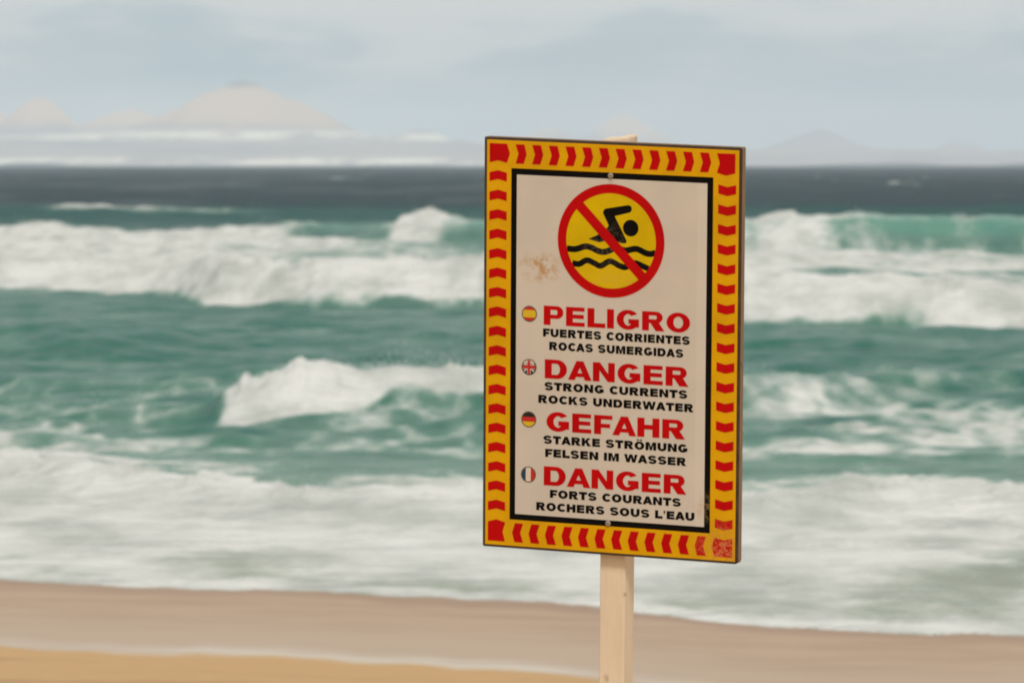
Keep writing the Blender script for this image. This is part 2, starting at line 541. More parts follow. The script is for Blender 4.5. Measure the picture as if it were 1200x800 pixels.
HZ += np.clip(HZ, 0, 80) / 80 * (6 * fbm(HX * 0.006, HD * 0.003, 14, 4) + 4 * fbm(HX * 0.02, HD * 0.008, 15, 3))
hm, nd, lk, b = material('hill_ground', rough=1.0)
geo = nd.new('ShaderNodeNewGeometry').outputs['Position']
sep = nd.new('ShaderNodeSeparateXYZ')
lk.new(geo, sep.inputs[0])
zz = sep.outputs['Z']
nz = n_noise(nd, lk, geo, 0.0016, 5, 0.6)
lava = n_mix(nd, lk, (0.35, 0.325, 0.335), (0.46, 0.40, 0.37), n_map(nd, lk, nz, 0.42, 0.62))
lit_sand = n_map(nd, lk, n_math(nd, lk, 'ADD', zz, n_math(nd, lk, 'MULTIPLY', nz, 110)), 146, 196)  # sand on the upper slopes, with its sunlit look painted in by height
cap = n_map(nd, lk, n_math(nd, lk, 'ADD', zz, n_math(nd, lk, 'MULTIPLY', nz, 60)), 240, 256)
hc = n_mix(nd, lk, lava, (0.68, 0.50, 0.37), lit_sand)
hc = n_mix(nd, lk, hc, (0.24, 0.23, 0.24), cap)
# pale dune fields and white villages on the coast
nt = n_noise(nd, lk, geo, 0.0060, 5, 0.7, (1, 0.10, 1))
inx = n_math(nd, lk, 'MULTIPLY', n_map(nd, lk, sep.outputs['X'], -1700, -1000), n_map(nd, lk, sep.outputs['X'], 500, -250))
b1 = n_math(nd, lk, 'MULTIPLY', n_map(nd, lk, zz, -1, 3), n_map(nd, lk, zz, 22, 12))
b2 = n_math(nd, lk, 'MULTIPLY', n_map(nd, lk, zz, 60, 68), n_map(nd, lk, zz, 96, 84))
town = n_math(nd, lk, 'MULTIPLY', n_math(nd, lk, 'MAXIMUM', b1, b2), n_math(nd, lk, 'MULTIPLY', inx, n_map(nd, lk, nt, 0.40, 0.56)))
lk.new(n_mix(nd, lk, hc, (0.92, 0.86, 0.72), town), b.inputs['Base Color'])
hills = grid_mesh('hills', HX, HD, HZ, hm)
hills['kind'] = 'structure'

# ------------------------------------------------------------------ sea air between here and the hills
hz = bpy.data.materials.new('sea_haze')
hz.use_nodes = True
hz.node_tree.nodes.clear()
ho = hz.node_tree.nodes.new('ShaderNodeOutputMaterial')
hv = hz.node_tree.nodes.new('ShaderNodeVolumePrincipled')
hv.inputs['Color'].default_value = (0.84, 0.925, 0.985, 1)
hv.inputs['Anisotropy'].default_value = -0.2
hv.inputs['Density'].default_value = 8.2e-5
hz.node_tree.links.new(hv.outputs[0], ho.inputs['Volume'])
me = bpy.data.meshes.new('haze')
xa, ya, yb, za, zb = 34000, -300, 27500, -8, 252
me.from_pydata([(-xa, ya, za), (xa, ya, za), (xa, yb, za), (-xa, yb, za), (-xa, ya, zb), (xa, ya, zb), (xa, yb, zb), (-xa, yb, zb)], [],
               [(3, 2, 1, 0), (4, 5, 6, 7), (0, 1, 5, 4), (1, 2, 6, 5), (2, 3, 7, 6), (3, 0, 4, 7)])
me.materials.append(hz)
haze = bpy.data.objects.new('haze', me)
C.objects.link(haze)
haze['kind'] = 'stuff'


# ------------------------------------------------------------------ the sign
BW, BH, BT = 0.60, 0.91, 0.022


def rot(ax, a):
    return Matrix.Rotation(a, 3, ax)


ROT = rot('Y', 0.00556) @ rot('X', 0.10104) @ rot('Z', -0.37904)
board_c = Vector((0.21578, 12.4289, EYE - 0.40356))
axis = ROT.col[2]
post_mid = ROT @ Vector((-0.0008, BT + 0.030, 0))
t_ground = (board_c.z + post_mid.z - 0.0) / axis.z           # along the post from board centre down to the sand
T_GROUND = t_ground
base = board_c + post_mid - axis * t_ground


def tag(o, label=None, cat=None, group=None):
    if label:
        o['label'] = label
    if cat:
        o['category'] = cat
    if group:
        o['group'] = group


sign = bpy.data.objects.new('warning_sign', None)
C.objects.link(sign)
sign.empty_display_size = 0.2
sign.matrix_world = Matrix.Translation(base) @ ROT.to_4x4()
tag(sign, 'yellow and red bordered bathing ban sign in four languages on a cream wooden post', 'sign')
BOARD_LOC = Vector((0.0008, -(BT + 0.030), t_ground))          # board centre (front face) in the sign's own axes


def part(name, verts, faces, mats, parent, loc=(0, 0, 0), midx=None, smooth=False):
    me = bpy.data.meshes.new(name)
    me.from_pydata(verts, [], faces)
    for m in (mats if isinstance(mats, (list, tuple)) else [mats]):
        me.materials.append(m)
    if midx:
        me.polygons.foreach_set('material_index', midx)
    me.update()
    o = bpy.data.objects.new(name, me)
    C.objects.link(o)
    o.parent = parent
    o.location = loc
    return o


# ---- materials of the sign; all share the board's own coordinates
def obj_coord(nd):
    return nd.new('ShaderNodeTexCoord').outputs['Object']


def dist_mask(nd, lk, vec, c, r0, r1, squash=(1, 1, 1)):
    s = nd.new('ShaderNodeVectorMath')
    s.operation = 'SUBTRACT'
    lk.new(vec, s.inputs[0])
    s.inputs[1].default_value = c
    m = nd.new('ShaderNodeVectorMath')
    m.operation = 'MULTIPLY'
    lk.new(s.outputs[0], m.inputs[0])
    m.inputs[1].default_value = squash
    l = nd.new('ShaderNodeVectorMath')
    l.operation = 'LENGTH'
    lk.new(m.outputs[0], l.inputs[0])
    return n_map(nd, lk, l.outputs['Value'], r0, r1, 1.0, 0.0)


def print_mat(name, c1, wear, rough=0.45, worn_at=None, speck=0.5, dirt=(0.22, 0.15, 0.08)):
    """a printed colour: faint blotches, salt specks, and where told a scuffed patch"""
    m, nd, lk, b = material(name, c1, rough)
    v = obj_coord(nd)
    blot = n_noise(nd, lk, v, 9, 4, 0.6)
    c = n_mix(nd, lk, c1, tuple(x * 0.86 for x in c1), n_map(nd, lk, blot, 0.35, 0.7))
    sp = n_map(nd, lk, n_noise(nd, lk, v, 75, 3, 0.6), 0.70, 0.76)
    sp = n_math(nd, lk, 'MULTIPLY', sp, n_map(nd, lk, n_noise(nd, lk, v, 7, 2, 0.5), 0.45, 0.62, 0, speck))
    c = n_mix(nd, lk, c, dirt, sp)
    if worn_at:
        for (p, r0, r1, sq, amt) in worn_at:
            wm_ = n_math(nd, lk, 'MULTIPLY', dist_mask(nd, lk, v, p, r0, r1, sq), n_map(nd, lk, n_noise(nd, lk, v, 120, 4, 0.65), 0.40, 0.60, 0, amt))
            c = n_mix(nd, lk, c, wear, wm_)
    lk.new(c, b.inputs['Base Color'])
    lk.new(n_map(nd, lk, blot, 0.3, 0.7, rough - 0.06, rough + 0.1), b.inputs['Roughness'])
    b.inputs['Specular IOR Level'].default_value = 0.06
    n_bump(nd, lk, n_noise(nd, lk, v, 40, 3, 0.5), 0.06, 0.002, b)
    return m


CORNER = ((0.262, 0, -0.425), 0.010, 0.085, (1, 0, 1), 0.75)
M_red = print_mat('red_print', (0.47, 0.002, 0.003), (0.55, 0.20, 0.07), 0.45, [CORNER], 0.15)
M_yel = print_mat('yellow_print', (0.67, 0.335, 0.003), (0.50, 0.22, 0.04), 0.45, [CORNER], 0.35)
M_lem = print_mat('lemon_print', (0.62, 0.40, 0.002), (0.5, 0.3, 0.05), 0.45, [((0.0, 0, 0.155), 0.01, 0.07, (0.7, 0, 1.6), 0.35)], 0.45)
M_blk = print_mat('black_print', (0.0035, 0.0028, 0.0024), (0.24, 0.15, 0.05), 0.5, [((0.228, 0, -0.335), 0.006, 0.035, (1.6, 0, 0.8), 0.6)], 0.0)
M_sym = print_mat('black_symbol_print', (0.004, 0.003, 0.0026), (0.11, 0.08, 0.05), 0.5, [((-0.015, 0, 0.23), 0.02, 0.07, (1, 0, 1), 0.45)], 0.0)
# the white ground, yellowed, with rust spots
M_wht, nd, lk, b = material('white_print', (0.70, 0.57, 0.45), 0.5)
v = obj_coord(nd)
c = n_mix(nd, lk, (0.57, 0.492, 0.405), (0.52, 0.448, 0.37), n_map(nd, lk, n_noise(nd, lk, v, 5, 4, 0.6), 0.3, 0.7))
st = n_math(nd, lk, 'MULTIPLY', dist_mask(nd, lk, v, (-0.166, 0, 0.173), 0.012, 0.055, (0.85, 0, 1.25)), n_map(nd, lk, n_noise(nd, lk, v, 52, 5, 0.7), 0.42, 0.62, 0, 0.85))
c = n_mix(nd, lk, c, (0.42, 0.21, 0.06), st)
st = n_math(nd, lk, 'MULTIPLY', dist_mask(nd, lk, v, (0.213, 0, -0.335), 0.004, 0.03, (1.6, 0, 0.8)), n_map(nd, lk, n_noise(nd, lk, v, 60, 4, 0.7), 0.38, 0.6, 0, 0.7))
c = n_mix(nd, lk, c, (0.46, 0.26, 0.09), st)
sp = n_map(nd, lk, n_noise(nd, lk, v, 62, 3, 0.6), 0.705, 0.77)
sp = n_math(nd, lk, 'MULTIPLY', sp, n_map(nd, lk, n_noise(nd, lk, v, 6, 2, 0.5), 0.42, 0.62, 0, 0.55))
c = n_mix(nd, lk, c, (0.36, 0.21, 0.12), sp)
for zc in (0.370,):
    run = n_math(nd, lk, 'MULTIPLY', dist_mask(nd, lk, v, (-0.0026, 0, zc), 0.002, 0.016, (1.9, 0, 0.55)), n_map(nd, lk, n_noise(nd, lk, v, 40, 3, 0.6), 0.35, 0.6, 0, 0.35))
    c = n_mix(nd, lk, c, (0.30, 0.19, 0.10), run)
sx_ = nd.new('ShaderNodeSeparateXYZ')
lk.new(v, sx_.inputs[0])
c = n_mix(nd, lk, c, (0.62, 0.545, 0.455), n_map(nd, lk, sx_.outputs['X'], 0.196, 0.202, 0, 0.38))
scr = n_map(nd, lk, n_noise(nd, lk, v, 14, 4, 0.6, (1, 1, 7)), 0.66, 0.74, 0, 0.22)
c = n_mix(nd, lk, c, (0.40, 0.34, 0.28), scr)
lk.new(c, b.inputs['Base Color'])
b.inputs['Specular IOR Level'].default_value = 0.15
# plywood with a dark painted face edge
M_ply, nd, lk, b = material('plywood_edge', (0.2, 0.12, 0.07), 0.8)
v = obj_coord(nd)
c = n_mix(nd, lk, (0.16, 0.088, 0.042), (0.30, 0.185, 0.10), n_noise(nd, lk, v, 30, 5, 0.65, (1, 14, 1.5)))
c = n_mix(nd, lk, c, (0.075, 0.040, 0.020), n_map(nd, lk, n_noise(nd, lk, v, 24, 4, 0.6), 0.58, 0.70, 0, 0.7))
lk.new(c, b.inputs['Base Color'])
M_rim, nd, lk, b = material('dark_varnish', (0.035, 0.018, 0.007), 0.6)
v = obj_coord(nd)
c = n_mix(nd, lk, (0.030, 0.0145, 0.005), (0.075, 0.036, 0.012), n_map(nd, lk, n_noise(nd, lk, v, 26, 5, 0.65), 0.42, 0.72))
lk.new(c, b.inputs['Base Color'])
# cream paint over wood
M_post, nd, lk, b = material('cream_paint', (0.7, 0.5, 0.3), 0.6)
v = obj_coord(nd)
c = n_mix(nd, lk, (0.74, 0.585, 0.42), (0.66, 0.52, 0.365), n_map(nd, lk, n_noise(nd, lk, v, 8, 5, 0.6, (3, 3, 0.6)), 0.3, 0.7))
wn_ = n_map(nd, lk, n_noise(nd, lk, v, 34, 4, 0.65, (1, 1, 0.45)), 0.655, 0.72, 0, 0.6)
c = n_mix(nd, lk, c, (0.34, 0.20, 0.10), wn_)
for (kx, kz, kr) in ((-0.012, 0.735, 0.010), (0.029, 0.545, 0.006)):
    kn = n_math(nd, lk, 'MULTIPLY', dist_mask(nd, lk, v, (kx, -0.03, T_GROUND - kz), 0.15 * kr, kr, (1, 0.25, 0.7)), n_map(nd, lk, n_noise(nd, lk, v, 90, 3, 0.6), 0.3, 0.6, 0.1, 0.6))
    c = n_mix(nd, lk, c, (0.34, 0.20, 0.09), kn)
crk = n_map(nd, lk, n_noise(nd, lk, v, 46, 3, 0.6, (1.6, 1.6, 0.10)), 0.69, 0.735, 0, 0.55)
c = n_mix(nd, lk, c, (0.26, 0.17, 0.10), crk)
lk.new(c, b.inputs['Base Color'])
n_bump(nd, lk, n_noise(nd, lk, v, 40, 4, 0.6, (2, 2, 0.2)), 0.25, 0.003, b)
M_screw, nd, lk, b = material('weathered_screw', (0.30, 0.25, 0.19), 0.55)
b.inputs['Metallic'].default_value = 0.3
M_rust, nd, lk, b = material('rusty_slot', (0.12, 0.06, 0.03), 0.8)


def flat_mat(name, c, rough=0.35):
    m, nd, lk, b = material(name, c, rough)
    v = obj_coord(nd)
    lk.new(n_mix(nd, lk, c, tuple(x * 0.8 for x in c), n_noise(nd, lk, v, 60, 3, 0.5)), b.inputs['Base Color'])
    return m


M_flag = {'red': flat_mat('badge_red', (0.50, 0.012, 0.010)), 'yellow': flat_mat('badge_yellow', (0.66, 0.42, 0.010)),
          'white': flat_mat('badge_white', (0.66, 0.55, 0.44)), 'blue': flat_mat('badge_blue', (0.006, 0.020, 0.075)),
          'sea': flat_mat('badge_mid_blue', (0.004, 0.040, 0.10)), 'black': flat_mat('badge_black', (0.006, 0.005, 0.004)),
          'rim': flat_mat('badge_rim', (0.10, 0.085, 0.06))}


# ---- post: square timber, edges slightly rounded, top end worn
def timber(name, w, dpt, z0, z1, mat, parent, bev=0.004, worn=True):
    rnd = random.Random(4)
    vs, fs = [], []
    prof = []
    for sx, sy in ((-1, -1), (1, -1), (1, 1), (-1, 1)):
        cx, cy = sx * (w / 2 - bev), sy * (dpt / 2 - bev)
        a0 = math.atan2(sy, sx)
        for k in (-2, -1, 0, 1, 2):
            a = a0 + k * math.pi / 8
            prof.append((cx + bev * math.cos(a) * 1.0, cy + bev * math.sin(a)))
    n = len(prof)
    zs = list(np.linspace(z0, z1 - 0.010, 40)) + [z1 - 0.004, z1]
    for i, z in enumerate(zs):
        last = i == len(zs) - 1
        k = 1.0 - (0.06 if last else 0.0)
        for (x, y) in prof:
            dz = 0.0
            if i >= len(zs) - 2 and worn:
                dz = 0.0035 * math.sin(x * 90 + 0.4) + (0.0035 if x > 0.02 else 0) - (0.001 if x < -0.02 else 0) + rnd.uniform(-.0015, .0015)
            vs.append((x * k + 0.0006 * math.sin(z * 9), y * k, z + dz))
    for i in range(len(zs) - 1):
        for j in range(n):
            a, b_ = i * n + j, i * n + (j + 1) % n
            fs.append((a, b_, b_ + n, a + n))
    fs.append(tuple(range((len(zs) - 1) * n, len(zs) * n)))
    fs.append(tuple(reversed(range(n))))
    return part(name, vs, fs, mat, parent)


timber('post', 0.0595, 0.060, -0.45, t_ground + 0.4615, M_post, sign)

# ---- board: a plywood panel with rounded lower corner and a dark rim on its face
hw, hh = BW / 2, BH / 2
outl = []
for (cx, cz, sx, sz, r) in ((-hw, -hh, 1, 1, .004), (hw, -hh, -1, 1, .008), (hw, hh, -1, -1, .003), (-hw, hh, 1, -1, .004)):
    ox, oz = cx + sx * r, cz + sz * r
    a0 = math.atan2(-sz, -sx)
    for k in (-2, -1, 0, 1, 2):
        a = a0 + k * math.pi / 8
        outl.append((ox + r * math.cos(a), oz + r * math.sin(a)))
n = len(outl)
ch = 0.0015
vs = [(x * (1 - ch / hw), 0.0, z * (1 - ch / hh)) for x, z in outl] + [(x, ch, z) for x, z in outl] + [(x, BT, z) for x, z in outl]
fs = [tuple(range(n))]
mi = [0]
for lay_ in (0, 1):
    for j in range(n):
        a, b_ = lay_ * n + j, lay_ * n + (j + 1) % n
        fs.append((a, a + n, b_ + n, b_))
        mi.append(0 if lay_ == 0 else 1)
fs.append(tuple(reversed(range(2 * n, 3 * n))))
mi.append(1)
board = part('board', vs, fs, [M_rim, M_ply], sign, BOARD_LOC, mi)


# ---- flat print work: polygons in board coordinates (x right, z up), stacked in thin layers
class Print:
    def __init__(self):
        self.v, self.f, self.m = [], [], []

    def poly(self, outer, y, mat=0, holes=()):
        loops = [[Vector((p[0], p[1], 0)) for p in lp] for lp in (outer, *holes)]
        tris = tessellate_polygon(loops)
        n0 = len(self.v)
        flat = [p for lp in loops for p in lp]
        self.v += [(p.x, -y, p.y) for p in flat]
        for t in tris:
            a, b_, c_ = (flat[i] for i in t)
            cr = (b_.x - a.x) * (c_.y - a.y) - (b_.y - a.y) * (c_.x - a.x)
            if abs(cr) < 1e-12:
                continue
            t = t if cr > 0 else (t[0], t[2], t[1])
            self.f.append(tuple(n0 + i for i in t))
            self.m.append(mat)

    def build(self, name, mats, parent, loc=(0, 0, 0)):
        return part(name, self.v, self.f, mats, parent, loc, self.m)


def rect(x0, z0, x1, z1):
    return [(x0, z0), (x1, z0), (x1, z1), (x0, z1)]


def arc(cx, cz, rx, rz, a0, a1, n=24):
    return [(cx + rx * math.cos(R(a0 + (a1 - a0) * i / n)), cz + rz * math.sin(R(a0 + (a1 - a0) * i / n))) for i in range(n + 1)]


def circle(cx, cz, r, n=72):
    return arc(cx, cz, r, r, 0, 360, n)[:-1]


L1, L2, L3, L4, L5 = 0.0008, 0.0013, 0.0017, 0.0021, 0.0025
p = Print()
p.poly(rect(-.2933, -.4495, .2933, .4490), L1)
p.build('yellow_sheet', M_yel, board)
p = Print()
p.poly(rect(-.2355, -.3905, .2345, .3880), L2)
p.build('black_border', M_blk, board)
p = Print()
p.poly(rect(-.2222, -.3775, .2212, .3745), L3)
p.build('white_panel', M_wht, board)

# chevrons chase each other clockwise round the border
p = Print()


def chev(pts, flip):
    p.poly([(-x, -z) if flip else (x, z) for x, z in pts], L2)


for flip in (False, True):
    chev([(-.2870, .3990), (-.2668, .4040), (-.2462, .3990), (-.2390, .4198), (-.2462, .4410), (-.2870, .4410)], flip)
    for k in range(12):
        x = -.2258 + .0390 * k
        chev([(x, .3985), (x + .0193, .3985), (x + .0260, .4198), (x + .0205, .4408), (x, .4408), (x + .0068, .4198)], flip)
    chev([(.2422, .3985), (.2634, .3930), (.2845, .3985), (.2845, .4408), (.2422, .4408), (.2490, .4198)], flip) if not flip else None
    for k in range(18):
        z = .3772 - .0430 * k
        chev([(-.2870, z - .0195), (-.2668, z - .0145), (-.2462, z - .0195), (-.2462, z), (-.2668, z + .0050), (-.2870, z)], flip)
p.poly([(-.2870, -.4410), (-.2462, -.4410), (-.2520, -.4190), (-.2455, -.3985), (-.2668, -.3925), (-.2870, -.3985)], L2)
p.build('chevron_pattern', M_red, board)

# ---- the bathing ban symbol
p = Print()
cx, cz = -0.0008, 0.2387
p.poly(circle(cx, cz, .1245), L4, 0, [circle(cx, cz, .1045)])
p.poly(circle(cx, cz, .1050), L3 + .0002, 1)


def smooth_line(pts, m=8):
    out = []
    for i in range(len(pts) - 1):
        p0, p1, p2, p3 = pts[max(i - 1, 0)], pts[i], pts[i + 1], pts[min(i + 2, len(pts) - 1)]
        for j in range(m):
            t = j / m
            out.append(tuple(0.5 * (2 * b1 + (c1 - a1) * t + (2 * a1 - 5 * b1 + 4 * c1 - d1) * t * t + (3 * b1 - a1 - 3 * c1 + d1) * t ** 3)
                             for a1, b1, c1, d1 in zip(p0, p1, p2, p3)))
    out.append(tuple(pts[-1]))
    return out


def pen(spine, sx, sz):
    lf, rt = [], []
    for i, q in enumerate(spine):
        a, b_ = spine[max(i - 1, 0)], spine[min(i + 1, len(spine) - 1)]
        tx, tz = b_[0] - a[0], b_[1] - a[1]
        l = math.hypot(tx, tz) or 1
        nx, nz = -tz / l, tx / l
        e = math.hypot(sx / 2 * nx, sz / 2 * nz) or 1
        ox, oz = (sx / 2) ** 2 * nx / e, (sz / 2) ** 2 * nz / e
        lf.append((q[0] + ox, q[1] + oz))
        rt.append((q[0] - ox, q[1] - oz))
    return lf + rt[::-1]


w1 = [(-.1035, .2176), (-.0967, .2170), (-.0822, .2172), (-.0606, .2240), (-.0461, .2219), (-.0279, .2148), (-.0120, .2150), (.0117, .2238), (.0333, .2195), (.0584, .2242), (.0801, .2162), (.0926, .2148), (.1030, .2180)]
w2 = [(-.0905, .1862), (-.0747, .1848), (-.0567, .1938), (-.0386, .1880), (-.0241, .1832), (-.0025, .1942), (.0192, .1855), (.0336, .1830), (.0479, .1912), (.0587, .1926), (.0767, .1861), (.0875, .1820)]
p.poly(pen(smooth_line(w1), .0135, .0135), L4 - .0001, 2)
p.poly(pen(smooth_line(w2), .0125, .0130), L4 - .0001, 2)
body = [(-.0196, .3036), (-.0143, .3089), (.0396, .3192), (.0458, .3164), (.0476, .3100), (.0441, .3035), (.0075, .2936), (.0221, .2672),
        (.0360, .2401), (.0339, .2352), (.0260, .2349), (.0097, .2388), (-.0101, .2396), (-.0281, .2343), (-.0535, .2409), (-.0336, .2497),
        (-.0121, .2643), (-.0060, .2720), (-.0192, .2978)]
p.poly(body, L4, 2)
p.poly(circle(.0451, .2690, .0182, 40), L4, 2)
a = R(-45.5)
ux, uz = math.cos(a), math.sin(a)
bl, bw = .1080, .0108
p.poly([(cx - ux * bl - uz * bw, cz - uz * bl + ux * bw), (cx - ux * bl + uz * bw, cz - uz * bl - ux * bw),
        (cx + ux * bl + uz * bw, cz + uz * bl - ux * bw), (cx + ux * bl - uz * bw, cz + uz * bl + ux * bw)], L5, 0)
p.build('bathing_ban_symbol', [M_red, M_lem, M_sym], board)


# ---- lettering: a wide heavy grotesque drawn as outlines, cap height 1
def glyph(ch_, s, h):
    """(width, [(outer, holes), ...]); later pieces may lie over earlier ones"""
    m0, m1 = 0.5 - h * 0.45, 0.5 + h * 0.55
    if ch_ == 'I':
        return s, [(rect(0, 0, s, 1), ())]
    if ch_ == 'L':
        w = 1.0
        return w, [([(0, 0), (w, 0), (w, h * 1.1), (s, h * 1.1), (s, 1), (0, 1)], ())]
    if ch_ == 'E':
        w = 1.05
        return w, [([(0, 0), (w, 0), (w, h), (s, h), (s, m0), (w * .95, m0), (w * .95, m1), (s, m1), (s, 1 - h), (w * .985, 1 - h), (w * .985, 1), (0, 1)], ())]
    if ch_ == 'F':
        w = 1.0
        return w, [([(0, 0), (s, 0), (s, m0 - .06), (w * .88, m0 - .06), (w * .88, m1 - .06), (s, m1 - .06), (s, 1 - h), (w, 1 - h), (w, 1), (0, 1)], ())]
    if ch_ == 'H':
        w = 1.2
        return w, [([(0, 0), (s, 0), (s, m0), (w - s, m0), (w - s, 0), (w, 0), (w, 1), (w - s, 1), (w - s, m1 + .03), (s, m1 + .03), (s, 1), (0, 1)], ())]
    if ch_ == 'T':
        w = 1.1
        return w, [([((w - s) / 2, 0), ((w + s) / 2, 0), ((w + s) / 2, 1 - h * 1.1), (w, 1 - h * 1.1), (w, 1), (0, 1), (0, 1 - h * 1.1), ((w - s) / 2, 1 - h * 1.1)], ())]
    if ch_ == 'N':
        w = 1.2
        return w, [([(0, 0), (s * .95, 0), (s * .95, .58), (w - s, 0), (w, 0), (w, 1), (w - s * .95, 1), (w - s * .95, .42), (s, 1), (0, 1)], ())]
    if ch_ == 'M':
        w, q = 1.42, s * .95
        return w, [([(0, 0), (q, 0), (q, .70), (w / 2 - .13, 0), (w / 2 + .13, 0), (w - q, .70), (w - q, 0), (w, 0), (w, 1), (w - q - .10, 1), (w / 2, .40), (q + .10, 1), (0, 1)], ())]
    if ch_ == 'W':
        w, q = 1.80, s * .98
        return w, [([(0, 1), (.32, 0), (.32 + q, 0), (w / 2, .60), (w - .32 - q, 0), (w - .32, 0), (w, 1), (w - q, 1), (w - .32 - q * .40, .42), (w / 2 + q * .46, 1), (w / 2 - q * .46, 1),
                     (.32 + q * .40, .42), (q, 1)], ())]
    if ch_ == 'K':
        w = 1.25
        return w, [([(0, 0), (s, 0), (s, .27), (s + .14, .42), (w - s * 1.18, 0), (w, 0), (s + .38, .62), (w - .04, 1), (w - s * 1.22, 1), (s, .62), (s, 1), (0, 1)], ())]
    if ch_ == 'A':
        w = 1.3
        ap = s * 1.0
        a0 = (w - ap) / 2
        g = s * .98
        sl = a0
        nb, nt = .17, .17 + h * .95
        g2 = s * .92
        apex = (w / 2 - g2) / sl
        return w, [([(0, 0), (g, 0), (g + sl * nb * .82, nb), (w - g - sl * nb * .82, nb), (w - g, 0), (w, 0), (w - a0, 1), (a0, 1)],
                    ([(g2 + sl * nt, nt), (w - g2 - sl * nt, nt), (w / 2, min(apex, .86))],))]
    if ch_ == 'O':
        w = 1.3
        return w, [(arc(w / 2, .5, w / 2, .515, 0, 360, 48)[:-1], (arc(w / 2, .5, w / 2 - s, .515 - h, 0, 360, 40)[:-1],))]
    if ch_ == 'Ö':
        w, o = glyph('O', s, h)
        return w, o + [(rect(w / 2 - .34, 1.10, w / 2 - .08, 1.28), ()), (rect(w / 2 + .08, 1.10, w / 2 + .34, 1.28), ())]
    if ch_ == 'U':
        w = 1.2
        return w, [([(0, 1)] + arc(w / 2, .42, w / 2, .435, 180, 360, 24) + [(w, 1), (w - s, 1)] + arc(w / 2, .42, w / 2 - s, .435 - h, 360, 180, 20) + [(s, 1)], ())]
    if ch_ == 'D':
        w = 1.22
        xb = w - .55
        return w, [([(0, 0)] + arc(xb, .5, .55, .5, -90, 90, 24) + [(0, 1)], ([(s, h)] + arc(xb - .03, .5, .58 - s, .5 - h, -90, 90, 20) + [(s, 1 - h)],))]
    if ch_ in 'PR':
        w = 1.1 if ch_ == 'P' else 1.2
        yb = .34 if ch_ == 'P' else .40
        ry = (1 - yb) / 2
        bw_ = w if ch_ == 'P' else w - .06
        xb = bw_ - .36
        out = [([(0, 0), (s, 0), (s, yb)] + arc(xb, yb + ry, .36, ry, -90, 90, 20) + [(0, 1)],
                ([(s, yb + h * .95)] + arc(xb - .04, yb + ry, .40 - s * .86, max(ry - h * .95, .05), -90, 90, 16) + [(s, 1 - h * .95)],))]
        if ch_ == 'R':
            out.append(([(s + .02, yb + .08), (w - s * 1.15, 0), (w + .04, 0), (w - s * .72, yb + .05), (w - s * .95, yb + .14)], ()))
        return w, out
    if ch_ in 'CG':
        w = 1.26
        rx, rz = (w - s) / 2, (1.03 - h) / 2
        sp = arc(w / 2, .5, rx, rz, 40, 320 if ch_ == 'C' else 335, 44)
        out = [(pen(sp, s, h), ())]
        if ch_ == 'G':
            out.append((rect(w * .52, .30, w * .985, .54), ()))
            out.append((rect(w * .985 - s * .92, .13, w * .985, .50), ()))
        return w, out
    if ch_ == 'S':
        w = 1.14
        ss, h = min(s, .375) * .92, min(h, .25)
        rx, rz = (w - ss) / 2, .25 * 1.03 - h / 4
        zt, zb = 1.015 - h / 2 - rz, -0.015 + h / 2 + rz
        sp = arc(w / 2, zt, rx, rz, 18, 255, 26) + arc(w / 2, zb, rx, rz, 75, -162, 26)
        return w, [(pen(sp, ss, h * 1.02), ())]
    if ch_ == "'":
        return .28, [([(0.02, 1), (.07, .62), (.21, .62), (.26, 1)], ())]
    return .55, []


BEAR = {'A': (-.09, -.09), 'C': (0, -.14), 'T': (-.04, -.04), 'L': (0, -.06), 'W': (-.06, -.06), 'F': (0, -.06), ' ': (-.06, -.06)}


def write(pr, text, x0, x1, z0, cap, s, h, gap, y, mat=0):
    adv, items = 0.0, []
    for ch_ in text:
        w, g = glyph(ch_, s, h)
        items.append((adv, g))
        lb, rb = BEAR.get(ch_, (0, 0))
        items[-1] = (adv + lb, g)
        adv += w + lb + rb + gap
    adv -= gap
    kx = (x1 - x0) / adv
    for ox, g in items:
        for k, (outer, holes) in enumerate(g):
            f = lambda lp: [(x0 + (ox + q[0]) * kx, z0 + q[1] * cap) for q in lp]
            pr.poly(f(outer), y + 0.00012 * k, mat, [f(hh_) for hh_ in holes])


HEAD = (('PELIGRO', -.1570, .1845, .0468), ('DANGER', -.1538, .1805, -.0716), ('GEFAHR', -.1488, .1738, -.1878), ('DANGER', -.1545, .1780, -.3090))
for text, x0, x1, z0 in HEAD:
    p = Print()
    write(p, text, x0, x1, z0, .0422, .385, .21, .15, L4)
    p.build('heading_lettering', M_red, board)
CAPT = ((('FUERTES CORRIENTES', -.1583, .1843, .0206), ('ROCAS SUMERGIDAS', -.1435, .1695, -.0082)),
        (('STRONG CURRENTS', -.1540, .1796, -.0978), ('ROCKS UNDERWATER', -.1685, .1937, -.1268)),
        (('STARKE STRÖMUNG', -.1557, .1815, -.2163), ('FELSEN IM WASSER', -.1515, .1780, -.2457)),
        (('FORTS COURANTS', -.1397, .1672, -.3362), ("ROCHERS SOUS L'EAU", -.1718, .1990, -.3655)))
for block in CAPT:
    p = Print()
    for text, x0, x1, z0 in block:
        write(p, text, x0, x1, z0, .0178, .42, .275, .16, L4)
    p.build('caption_lettering', M_blk, board)


# ---- round flag badges
def band(cx, cz, r, t0, t1, vertical=False):
    """slice of a disc between two parallel lines t0 < t1 (fractions of r)"""
    a0, a1 = math.asin(max(-1, t0)), math.asin(min(1, t1))
    pts = [(r * math.cos(a0 + (a1 - a0) * i / 14), r * math.sin(a0 + (a1 - a0) * i / 14)) for i in range(15)]
    pts += [(-x, z) for x, z in reversed(pts)]
    if abs(t1) >= 1:
        pts.pop(14)
    if abs(t0) >= 1:
        pts.pop()
    return [(cx + z, cz + x) if vertical else (cx + x, cz + z) for x, z in pts]


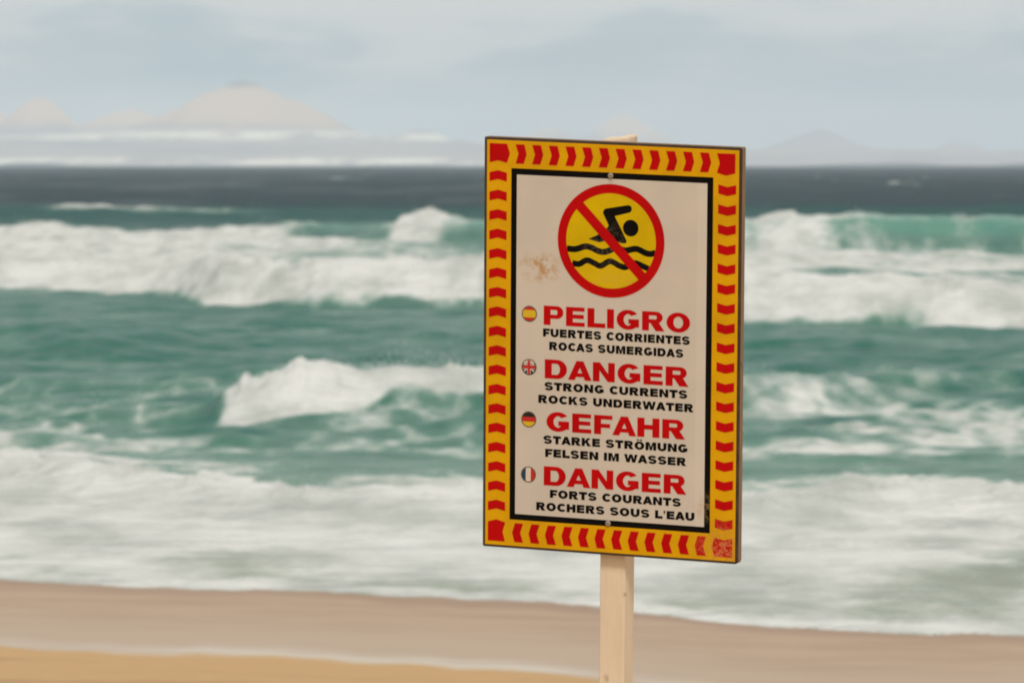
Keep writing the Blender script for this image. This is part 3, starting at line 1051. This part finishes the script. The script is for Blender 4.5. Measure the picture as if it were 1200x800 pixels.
def badge(z, label, bands, vertical=False, extra=None):
    p = Print()
    mats = [M_flag[k] for k in ('rim', 'red', 'yellow', 'white', 'blue', 'sea', 'black')]
    idx = {k: i for i, k in enumerate(('rim', 'red', 'yellow', 'white', 'blue', 'sea', 'black'))}
    x, r = -.1908, .0155
    p.poly(circle(x, z, .0178, 48), L4, 0)
    for t0, t1, c_ in bands:
        p.poly(band(x, z, r, t0, t1, vertical), L4 + .0003, idx[c_])
    for k, (pts, c_) in enumerate(extra or []):
        p.poly([(x + a_ * r, z + b_ * r) for a_, b_ in pts], L4 + .0004 + .00012 * k, idx[c_])
    o = p.build('flag_badge', mats, board)
    o['label'] = label


def diag(a_, w, l=.98):
    c_, s_ = math.cos(R(a_)), math.sin(R(a_))
    return [(-l * c_ - w * -s_, -l * s_ - w * c_), (l * c_ - w * -s_, l * s_ - w * c_), (l * c_ + w * -s_, l * s_ + w * c_), (-l * c_ + w * -s_, -l * s_ + w * c_)]


badge(.0689, 'round Spanish flag badge in red, yellow and red', [(-1, -.52, 'red'), (-.52, .55, 'yellow'), (.55, 1, 'red')])
badge(-.0490, 'round British flag badge with red cross on white and blue', [(-1, .55, 'blue'), (.55, 1, 'white')],
      extra=[(diag(38, .10, .97), 'white'), (diag(-38, .10, .97), 'white'),
             (rect(-.95, -.27, .95, .34), 'white'), (rect(-.26, -.93, .26, .93), 'white'),
             (rect(-.96, -.20, .96, .27), 'red'), (rect(-.19, -.96, .19, .96), 'red')])
badge(-.1650, 'round German flag badge in black, red and yellow', [(-1, -.32, 'yellow'), (-.32, .36, 'red'), (.36, 1, 'black')])
badge(-.2877, 'round French flag badge in blue, white and red', [(-1, -.40, 'sea'), (-.40, .36, 'white'), (.36, 1, 'red')], True)


# ---- screws through the board into the post: a low dome with a slot
def screw(x, z):
    vs, fs, mi = [], [], []
    n = 20
    for (r, y) in ((.0064, L3), (.0064, .0028), (.0056, .0044), (.0030, .0054)):
        vs += [(r * math.cos(2 * math.pi * k / n), -y, r * 1.05 * math.sin(2 * math.pi * k / n)) for k in range(n)]
    for i in range(3):
        for k in range(n):
            a_, b_ = i * n + k, i * n + (k + 1) % n
            fs.append((a_, b_, b_ + n, a_ + n))
            mi.append(0)
    fs.append(tuple(range(3 * n, 4 * n)))
    mi.append(0)
    i0 = len(vs)
    vs += [(-.0028, -.0056, -.0006), (.0028, -.0056, -.0006), (.0028, -.0056, .0006), (-.0028, -.0056, .0006)]
    fs.append((i0, i0 + 1, i0 + 2, i0 + 3))
    mi.append(1)
    part('screw', vs, fs, [M_screw, M_rust], board, (x, 0, z), mi)


screw(-.0026, .3813)
screw(-.0022, -.3845)
